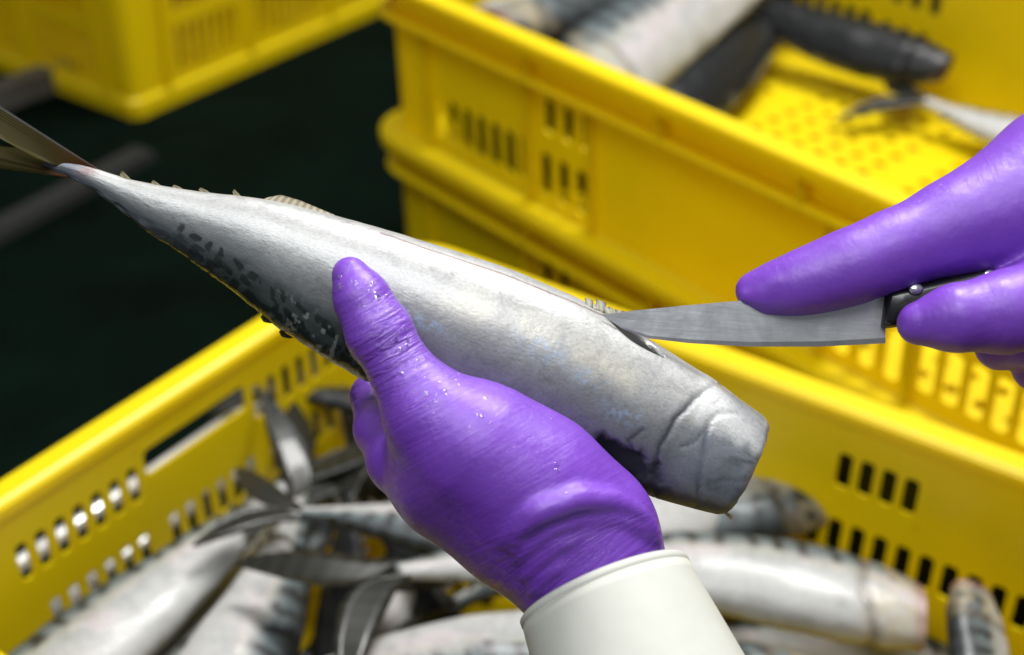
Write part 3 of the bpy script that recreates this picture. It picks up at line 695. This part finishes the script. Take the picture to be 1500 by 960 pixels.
def droplets(gl, f, spots, n, seed):
    r = np.random.default_rng(seed); m = MB()
    for i in range(n):
        x, y, sx, sy, ang = spots[r.integers(len(spots))]; a_, b_ = r.normal(0, sx), r.normal(0, sy); c, s_ = math.cos(ang), math.sin(ang)
        px_, py_ = x+a_*c-b_*s_, y+a_*s_+b_*c; ds = np.linspace(0.40, 0.50, 700); q = f(np.array([cp(px_, py_, d) for d in ds], np.float32))
        if not (q < 0).any(): continue
        d = ds[np.argmax(q < 0)]; p = cp(px_, py_, d); R = min(0.0011, 0.00022*math.exp(r.normal(0.35, 0.5))); el = r.uniform(1.0, 2.2); th = ang+r.normal(0, 0.5)
        e = 1e-3; g_ = np.array([f((p+np.eye(3)[k_]*e)[None].astype(np.float32))[0]-f((p-np.eye(3)[k_]*e)[None].astype(np.float32))[0] for k_ in range(3)]); g_ /= np.linalg.norm(g_)+1e-9
        t1 = np.array([math.cos(th), -math.sin(th), 0]); t1 = t1-g_*(t1@g_); t1 /= np.linalg.norm(t1); t2 = np.cross(g_, t1); V = []; F = []
        for j in range(4):
            ph = math.pi/2*j/3.4
            for k_ in range(9):
                u = 2*math.pi*k_/9; V.append(c2w((p+g_*(R*0.38*math.sin(ph)-R*0.08)+R*math.cos(ph)*(el*math.cos(u)*t1+math.sin(u)*t2))[None])[0]-PB)
        for j in range(3):
            for k_ in range(9): F.append((j*9+k_, j*9+(k_+1) % 9, (j+1)*9+(k_+1) % 9, (j+1)*9+k_))
        F.append(tuple(27+k_ for k_ in range(9))); m.add(V, F)
    o = obj('water_drops', mesh('water_drops', m.V, m.F, M_WATER, True), gl); o['kind'] = 'stuff'
gl_left = [o for o in person.children if o.name.startswith('glove')][0]
droplets(gl_left, handL, [(520,410,14,14,1.0),(560,450,34,9,1.05),(590,480,40,8,1.0),(540,440,20,10,1.0),(620,560,30,18,0.9),(700,590,45,14,0.65),(640,620,40,25,0.8),(770,660,60,25,0.6)], 110, 5)
idxR = [(1099,426,0.466,17),(1120,426,0.465,23),(1165,417,0.463,33),(1210,404,0.4625,40),(1260,386,0.462,45),(1320,362,0.464,49),(1400,334,0.468,64),(1475,312,0.473,84)]
backR = [(1475,312,0.473,84),(1560,275,0.480,112),(1680,215,0.485,116),(1790,165,0.48,106),(1900,120,0.475,108)]
thR = [(1346,474,0.452,32),(1400,466,0.450,45),(1470,458,0.452,56),(1560,430,0.458,70),(1660,320,0.474,95)]
mR = [(1520,400,0.502,56),(1470,470,0.506,38),(1465,506,0.486,33),(1520,512,0.470,30)]
rR = [(1575,420,0.508,52),(1530,505,0.506,38),(1520,538,0.488,33),(1580,540,0.470,30)]
lR = [(1630,420,0.51,48),(1590,530,0.506,36),(1585,560,0.488,31),(1640,555,0.47,28)]
palmR = [(1540,370,0.495,62),(1660,320,0.49,95)]
tipf = [(1092,434,0.462,9),(1116,434,0.460,9),(1140,412,0.457,7)]
def handR(P):
    d = chain(P, idxR, 0.010); b = smin(chain(P, backR, 0.012), chain(P, palmR, 0.01), 0.012); d = smin(d, b, 0.010)
    d = smin(d, chain(P, thR, 0.006), 0.004)
    for c in (mR, rR, lR): d = smin(d, chain(P, c, 0.004), 0.004)
    d = smin(d, chain(P, tipf, 0.002), 0.002)
    return d
lo, hi = bbox([idxR, backR, thR, mR, rR, lR, palmR], 0.006)
def wrR(px, V):
    u = np.array([0.93, -0.36]); u2 = np.array([0.36, 0.93]); return np.c_[np.c_[px@u, px@u2]*(0.45/FPX), np.full(len(px), 0.07)]
glove_mesh(handR, lo, hi, 0.00110, wrR)

def sleeve(pts, basis_u, n=96):
    """pts: rings (centre cam-space, half-width, half-depth)"""
    V = []; F = []
    def ringv(c, axd, r1, r2):
        axd = axd/np.linalg.norm(axd); u = basis_u-axd*(basis_u@axd); u /= np.linalg.norm(u); w_ = np.cross(axd, u)
        return [c+r1*math.cos(2*math.pi*k/n)*u+r2*math.sin(2*math.pi*k/n)*w_ for k in range(n)]
    rows = []
    C = [np.array(p[0]) for p in pts]; axis = [C[min(i+1, len(C)-1)]-C[max(0, i-1)] for i in range(len(C))]
    # inner lip, rolled edge, outside
    a0 = axis[0]/np.linalg.norm(axis[0])
    rows.append(ringv(C[0]+a0*0.03, axis[0], pts[0][1]-0.0016, pts[0][2]-0.0016)); rows.append(ringv(C[0]+a0*0.001, axis[0], pts[0][1]-0.0016, pts[0][2]-0.0016))
    rows.append(ringv(C[0]-a0*0.0004, axis[0], pts[0][1]-0.0007, pts[0][2]-0.0007)); rows.append(ringv(C[0]+a0*0.0006, axis[0], pts[0][1]+0.0005, pts[0][2]+0.0005))
    rows.append(ringv(C[0]+a0*0.0024, axis[0], pts[0][1]+0.0005, pts[0][2]+0.0005)); rows.append(ringv(C[0]+a0*0.003, axis[0], pts[0][1], pts[0][2]))
    for i in range(len(C)-1):
        for t in np.linspace(0, 1, 8, endpoint=False)[(1 if i == 0 else 0):]:
            rows.append(ringv(C[i]*(1-t)+C[i+1]*t, axis[i]*(1-t)+axis[i+1]*t, pts[i][1]*(1-t)+pts[i+1][1]*t, pts[i][2]*(1-t)+pts[i+1][2]*t))
    V = np.array([v for r in rows for v in r])
    for i in range(len(rows)-1):
        for k_ in range(n): F.append((i*n+k_, i*n+(k_+1) % n, (i+1)*n+(k_+1) % n, (i+1)*n+k_))
    me = mesh('sleeve', c2w(V)-PB, F, M_SLEEVE, True); obj('sleeve', me, person)
sleeve([(cp(884, 862, 0.446), 0.0278, 0.0270), (cp(925, 962, 0.437), 0.0305, 0.0295), (cp(985, 1110, 0.424), 0.0345, 0.033), (cp(1100, 1400, 0.400), 0.039, 0.037)], np.array([0.94, 0.34, 0.0]))
sleeve([(cp(1790, 165, 0.48), 0.0285, 0.0275), (cp(1900, 120, 0.475), 0.030, 0.030), (cp(2200, 0, 0.47), 0.036, 0.034)], np.array([-0.38, 0.92, 0.0]))

# ------------------------------------------------------------------ knife
def knife():
    kb = c2w(cp(1300, 455, 0.466)[None])[0]
    root = empty('kitchen_knife', kb, 'small knife with scratched steel blade and black handle held in the gloved hand', 'knife')
    top = np.array([(884,461),(930,455),(1000,448),(1080,441),(1180,433),(1296,424)], float); bot = np.array([(884,463),(912,482),(950,496),(1010,503),(1100,508),(1200,508),(1299,503)], float)
    n = 60; xs = np.r_[np.linspace(884, 950, 20), np.linspace(954, 1297, 40)]; V = []; F = []
    ty = np.interp(xs, top[:, 0], top[:, 1]); by = np.interp(xs, bot[:, 0], bot[:, 1])
    for x, a, b in zip(xs, ty, by):
        d = np.interp(x, [884, 1297], [0.4605, 0.4655]); th = np.interp(x, [884, 960, 1297], [0.0002, 0.0006, 0.0010]); m_ = b-(b-a)*0.10
        for (y, dd) in ((a, -th), (m_, -th*0.75), (b, 0), (m_, th*0.75), (a, th)):
            V.append(c2w(cp(x, y, d+dd)[None])[0]-kb)
    for i in range(n-1):
        for k_ in range(5): F.append((i*5+k_, i*5+(k_+1) % 5, (i+1)*5+(k_+1) % 5, (i+1)*5+k_))
    F.append(tuple(range(5))); F.append(tuple((n-1)*5+k_ for k_ in range(5))[::-1])
    obj('blade', mesh('blade', V, F, M_BLADE, False), root)
    # handle: rounded bar that swells toward the butt
    V = []; F = []; m = 20
    P = [(1292,452,0.4655,27,0.0055),(1298,452,0.4655,30,0.0065),(1315,450,0.4660,30,0.0072),(1400,428,0.467,28,0.0078),(1500,402,0.469,30,0.008),(1620,372,0.472,34,0.009),(1650,364,0.473,28,0.007)]
    for (x, y, d, hh, hd) in P:
        for k_ in range(m):
            t = 2*math.pi*k_/m; c, s_ = math.cos(t), math.sin(t); q = lambda z: math.copysign(abs(z)**0.55, z)
            V.append(c2w((cp(x+q(c)*hh*0.12, y-q(c)*hh, d)+np.array([0, 0, q(s_)*hd]))[None])[0]-kb)
    for i in range(len(P)-1):
        for k_ in range(m): F.append((i*m+k_, i*m+(k_+1) % m, (i+1)*m+(k_+1) % m, (i+1)*m+k_))
    F.append(tuple(range(m))[::-1]); F.append(tuple((len(P)-1)*m+k_ for k_ in range(m)))
    hd_ = obj('handle', mesh('handle', V, F, M_BLACK, True), root)
    for (x, y) in ((1342, 424), (1450, 404)):
        V = []; F = []
        for (r, dz) in ((11, 0.0), (11, -0.0006), (8, -0.0012), (0.5, -0.0014)):
            for k_ in range(16):
                t = 2*math.pi*k_/16; V.append(c2w(cp(x+r*math.cos(t), y+r*0.8*math.sin(t), 0.4592+dz)[None])[0]-kb)
        for i in range(3):
            for k_ in range(16): F.append((i*16+k_, i*16+(k_+1) % 16, (i+1)*16+(k_+1) % 16, (i+1)*16+k_))
        obj('rivet', mesh('rivet', V, F, M_RIVET, True), hd_)
knife()

# ------------------------------------------------------------------ mackerel in the crates
def fish_proto(seed, bend, dark=0.0, belly_open=False):
    """local x tail root -> cut end (length 1), y belly(-) / back(+), z flank; returns meshes"""
    r = np.random.default_rng(seed); ns, nn = 90, 48
    t = np.linspace(0, 1, ns); a = np.interp(t, [0, .04, .12, .3, .5, .7, .84, .93, 1], [.022, .026, .042, .086, .120, .135, .130, .112, .086])
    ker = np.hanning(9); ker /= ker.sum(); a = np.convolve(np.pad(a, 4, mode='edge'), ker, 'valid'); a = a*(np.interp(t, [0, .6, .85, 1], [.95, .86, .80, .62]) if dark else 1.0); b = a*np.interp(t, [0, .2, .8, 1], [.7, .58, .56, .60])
    th = np.linspace(0, 2*math.pi, nn, endpoint=False); T, TH = np.meshgrid(t, th, indexing='ij')
    y = a[:, None]*np.cos(TH); z = b[:, None]*np.sin(TH); v = np.cos(TH).ravel(); tt = T.ravel()
    by = bend[0]*(t-0.5)**2; bz = bend[1]*(t-0.5)**2
    n1 = fbm(np.c_[tt*100, v*25+(np.sin(TH).ravel() > 0)*333], 9, seed); n2 = fbm(np.c_[tt*100, v*25], 3.2, seed+5)
    rel = (n1-0.5)*0.010; gl = np.exp(-((tt-0.86-0.03*v**2)/0.012)**2); rel -= gl*0.004; rel += 0.004*sstep(0.85, 0.88, tt-0.03*v**2)
    Y = y.ravel()+rel*v+np.repeat(by, nn); Z = z.ravel()+rel*np.sin(TH).ravel()+np.repeat(bz, nn)
    C = np.repeat(np.array([[0.39, 0.39, 0.38]]), len(tt), 0)
    def mixin(col, f): C[:] = C*(1-f[:, None])+np.asarray(col)[None]*f[:, None]
    w = v+(n1-0.5)*0.4
    mixin([0.26, 0.275, 0.28], sstep(-0.5, 0.15, w)); mixin([0.36, 0.35, 0.27], 0.5*np.exp(-((w-0.10)/0.16)**2)); mixin([0.09, 0.115, 0.12], sstep(0.12, 0.42, w)); mixin([0.02, 0.027, 0.03], sstep(0.5, 0.9, w))
    st = np.sin(tt*95+5*(n1-0.5)+v*2.2); mixin([0.008, 0.011, 0.012], sstep(0.1, 0.6, st)*sstep(0.12, 0.28, w)*sstep(0.03, 0.12, tt))
    mixin([0.40, 0.33, 0.20], 0.55*sstep(0.84, 0.90, tt)*sstep(0.35, 0.6, n2)); mixin([0.10, 0.08, 0.06], 0.7*gl); mixin([0.22, 0.06, 0.04], 0.55*sstep(0.965, 0.995, tt))
    mixin([0.80, 0.62, 0.66], 0.25*np.exp(-((v+0.2)/0.3)**2)*sstep(0.5, 0.65, n1))
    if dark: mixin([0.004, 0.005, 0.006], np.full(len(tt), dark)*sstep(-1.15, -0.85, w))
    V = np.c_[tt, Y, Z]; F = [(i*nn+j, i*nn+(j+1) % nn, (i+1)*nn+(j+1) % nn, (i+1)*nn+j) for i in range(ns-1) for j in range(nn)]
    F.append(tuple(range(nn))[::-1])
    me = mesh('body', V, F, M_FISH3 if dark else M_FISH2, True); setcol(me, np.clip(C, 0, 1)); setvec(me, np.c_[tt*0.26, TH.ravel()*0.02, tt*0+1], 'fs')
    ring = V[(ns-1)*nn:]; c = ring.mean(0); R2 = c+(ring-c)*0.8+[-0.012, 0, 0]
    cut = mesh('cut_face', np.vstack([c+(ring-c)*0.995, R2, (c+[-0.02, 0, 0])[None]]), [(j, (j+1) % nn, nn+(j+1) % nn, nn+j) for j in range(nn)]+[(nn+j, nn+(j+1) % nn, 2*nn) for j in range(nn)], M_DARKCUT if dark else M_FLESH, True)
    o0 = np.array([0, by[0], bz[0]])
    def finmesh(name, root_, tip, col, th_=0.006, mt=None):
        n = len(root_); V = []; Cc = []
        for sd in (1, -1):
            for i in range(n):
                for j in range(5):
                    q = j/4; p = np.array(root_[i])*(1-q)+np.array(tip[i])*q; V.append(p+[0, 0, sd*th_*(1-0.85*q)*(1.2 if i % 2 else 0.8)]); Cc.append(np.array(col)*(1.3 if i % 2 else 0.75))
        h = n*5; F = []
        for i in range(n-1):
            for j in range(4):
                q = (i*5+j, i*5+j+1, (i+1)*5+j+1, (i+1)*5+j); F += [q, tuple(h+x for x in q[::-1])]
        for idx in ([i*5 for i in range(n)], [i*5+4 for i in range(n)], list(range(5)), [(n-1)*5+j for j in range(5)]):
            for p_, q_ in zip(idx[:-1], idx[1:]): F.append((p_, q_, h+q_, h+p_))
        me = mesh(name, V, F, mt or M_FIN, True); setcol(me, np.clip(Cc, 0, 1)); return me
    def lerp3(P, n): P = np.array(P, float); d = np.linspace(0, len(P)-1, n); return np.stack([np.interp(d, np.arange(len(P)), P[:, k_]) for k_ in range(3)], 1)
    tails = []
    for sg in (1, -1):
        sp = r.uniform(-1.2, 1.2); K = 19; q = np.linspace(0, 1, K)
        def crv(P):
            P = np.array(P, float); u = np.linspace(0, 1, len(P)); return np.c_[np.interp(q, u, P[:, 0]), np.interp(q, u, P[:, 1])]
        def lift(c): return np.c_[c[:, 0]+o0[0], sg*c[:, 1]+o0[1], o0[2]+sp*(c[:, 0]**2)*(0.6+c[:, 1]*3)]
        outer = crv([(0.03, .020), (-.03, .045), (-.09, .095), (-.15, .145), (-.20, .185), (-.245, .215)]); inner = crv([(-.055, .0), (-.110, .004), (-.160, .035), (-.205, .095), (-.235, .160), (-.255, .214)])
        tails.append(finmesh('tail_fin', lift(outer), lift(inner), (0.030, 0.030, 0.024), 0.007, M_FIN2))
    kk = [int(ns*q) for q in (0.30, 0.40)]
    yb = lambda q, sg: np.interp(q, t, by)+sg*np.interp(q, t, a)
    fl = [finmesh('finlet', [(q, yb(q, sg)*0.985, np.interp(q, t, bz)), (q+0.012, yb(q+0.012, sg)*0.985, np.interp(q, t, bz)), (q+0.02, yb(q+0.02, sg)*0.985, np.interp(q, t, bz))], [(q-0.02, yb(q, sg)+sg*0.014, 0), (q-0.015, yb(q, sg)+sg*0.018, 0), (q+0.01, yb(q, sg)+sg*0.006, 0)], (0.12, 0.11, 0.08), 0.003) for q in (0.10, 0.15, 0.20, 0.25) for sg in (1, -1)]
    pec = finmesh('pectoral_fin', lerp3([(0.84, np.interp(.84, t, by)+0.02, np.interp(.84, t, bz+b)*0.97), (0.83, np.interp(.83, t, by)-0.02, np.interp(.83, t, bz+b)*0.97)], 9), lerp3([(0.72, 0.035, 0.10), (0.75, -0.02, 0.10)], 9), (0.09, 0.085, 0.07), 0.004)
    return [('body', me), ('cut_face', cut), ('tail_fin', tails[0]), ('tail_fin', tails[1])] + [('finlet', f) for f in fl]
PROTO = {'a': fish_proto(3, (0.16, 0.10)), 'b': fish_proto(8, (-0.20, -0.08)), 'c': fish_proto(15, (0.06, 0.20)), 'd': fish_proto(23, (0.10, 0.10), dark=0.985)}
def lay_fish(kind, tail, head, zt, zh, side, roll, label, group, length=None, world=False):
    """tail/head pixel places of the tail root and the cut end, at heights zt and zh; side=+1: back to the left of travel"""
    a = onz(*tail, zt) if not world else np.array([*tail, zt]); b = onz(*head, zh) if not world else np.array([*head, zh]); d = b-a; L = np.linalg.norm(d)
    if length: L = length
    X = d/np.linalg.norm(d); Zup = np.array([0, 0, 1.0]); Y = np.cross(Zup, X)*side; Y /= np.linalg.norm(Y); Zp = np.cross(X, Y)*side
    c, s_ = math.cos(roll), math.sin(roll); Y2 = Y*c+Zp*s_; Z2 = np.cross(X, Y2)
    root = link(bpy.data.objects.new('mackerel', None)); root.empty_display_size = 0.02
    Mx = Matrix(((X[0]*L, Y2[0]*L, Z2[0]*L, a[0]), (X[1]*L, Y2[1]*L, Z2[1]*L, a[1]), (X[2]*L, Y2[2]*L, Z2[2]*L, a[2]), (0, 0, 0, 1)))
    root.matrix_world = Mx; root['label'] = label; root['category'] = 'fish'; root['group'] = group
    for nm, me in PROTO[kind]: obj(nm, me, root)
GP = 'mackerel piled in the front crate'; GS = 'fish lying in the upper stacked crate'
for a_ in [
 ('a', (432,705), (-60,1110), 0.160, 0.150, -1, -0.15, 'silver mackerel along the slotted left wall of the front crate'),
 ('b', (470,738), (215,1230), 0.155, 0.150, 1, -0.25, 'cream bellied mackerel in the lower left, pointing down beside the leftmost fish'),
 ('c', (445,728), (930,850), 0.190, 0.150, -1, 0.1, 'mackerel with a dark spread tail fork left of the gloved wrist'),
 ('a', (594,868), (1080,720), 0.185, 0.130, 1, 0.1, 'mackerel whose tail fans out at the bottom beside the sleeve'),
 ('b', (720,800), (1350,874), 0.150, 0.150, 1, -0.05, 'fat striped mackerel lying right of the white sleeve'),
 ('a', (660,860), (1192,706), 0.110, 0.145, -1, 0.1, 'pale mackerel behind the held fish, its cut end against the far wall'),
 ('c', (260,1060), (880,925), 0.160, 0.175, -1, 0.0, 'pale bellied mackerel at the bottom edge left of the sleeve'),
 ('a', (1480,1300), (1425,885), 0.12, 0.145, 1, 0.75, 'dark backed mackerel end curving up in the bottom right corner'),
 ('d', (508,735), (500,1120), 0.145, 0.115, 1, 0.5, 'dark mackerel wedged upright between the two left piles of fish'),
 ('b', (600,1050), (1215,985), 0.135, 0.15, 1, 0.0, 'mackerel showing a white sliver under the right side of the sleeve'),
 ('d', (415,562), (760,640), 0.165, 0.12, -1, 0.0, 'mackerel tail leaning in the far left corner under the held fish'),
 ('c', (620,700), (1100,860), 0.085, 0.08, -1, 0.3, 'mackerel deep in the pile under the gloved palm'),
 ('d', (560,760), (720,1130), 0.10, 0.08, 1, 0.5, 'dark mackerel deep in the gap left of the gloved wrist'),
 ('b', (1010,905), (1500,1010), 0.08, 0.07, 1, 0.2, 'mackerel lowest in the shadow of the bottom right corner'),
 ('c', (520,720), (110,1130), 0.115, 0.115, 1, 0.1, 'grey mackerel half buried between the leftmost fish and the cream bellied one'),
 ('b', (500,640), (330,960), 0.10, 0.095, 1, 0.2, 'grey mackerel low behind the dark tail fork, by the slotted left wall'),
 ('c', (640,800), (400,1100), 0.105, 0.10, -1, 0.3, 'pale mackerel low in the pile below the dark wedged one'),
 ('a', (470,600), (820,760), 0.10, 0.09, 1, 0.2, 'mackerel low in the far left corner, behind the thumb side of the glove'),
 ('b', (330,830), (-60,960), 0.10, 0.10, 1, 0.2, 'mackerel lying flat under the leftmost fish along the slots'),
 ('a', (300,780), (60,1180), 0.085, 0.08, 1, 0.2, 'mackerel lowest in the bottom left corner under the silver one')]:
    lay_fish(*a_, GP)
# fish in the upper crate
def inS(u, v): q = aS + eS*(u+EX) - wS*v; return (q[0], q[1])
for (kd, t_, h_, zt, zh, sd, rl, lb) in [
 ('c', (.03, .42), (.075, .065), .262, .250, 1, 0.2, 'white fish flank at the near left rim of the upper crate'),
 ('b', (.075, .45), (.150, .085), .245, .236, -1, 0.45, 'striped white bellied mackerel leaning on the near wall of the upper crate'),
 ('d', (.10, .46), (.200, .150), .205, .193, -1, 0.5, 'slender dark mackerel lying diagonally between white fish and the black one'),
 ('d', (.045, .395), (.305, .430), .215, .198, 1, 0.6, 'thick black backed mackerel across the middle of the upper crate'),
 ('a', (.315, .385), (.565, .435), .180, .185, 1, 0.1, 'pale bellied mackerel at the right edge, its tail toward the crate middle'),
 ('d', (.275, .056), (.040, .050), .182, .184, 1, 1.42, 'mackerel against the near wall, added to darken the left slots of the upper crate'),  # this and the next: dark fish added to blacken the upper crate's slots
 ('d', (.270, .060), (.040, .054), .232, .236, 1, 1.40, 'topmost of the dark mackerel added behind the left slots of the upper crate'),
 ('d', (.275, .056), (.040, .050), .034, .036, 1, 1.42, 'mackerel on the floor of the lower stacked crate, added to darken its left slots'),  # this and the next: dark fish added inside so the lower slots read dark
 ('d', (.270, .060), (.040, .054), .084, .088, 1, 1.40, 'second mackerel in the lower stacked crate, added to darken its upper left slots'),
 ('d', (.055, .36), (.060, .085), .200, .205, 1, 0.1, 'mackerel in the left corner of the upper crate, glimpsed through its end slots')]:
    lay_fish(kd, inS(*t_), inS(*h_), zt, zh, sd, rl, lb, GS, world=True)
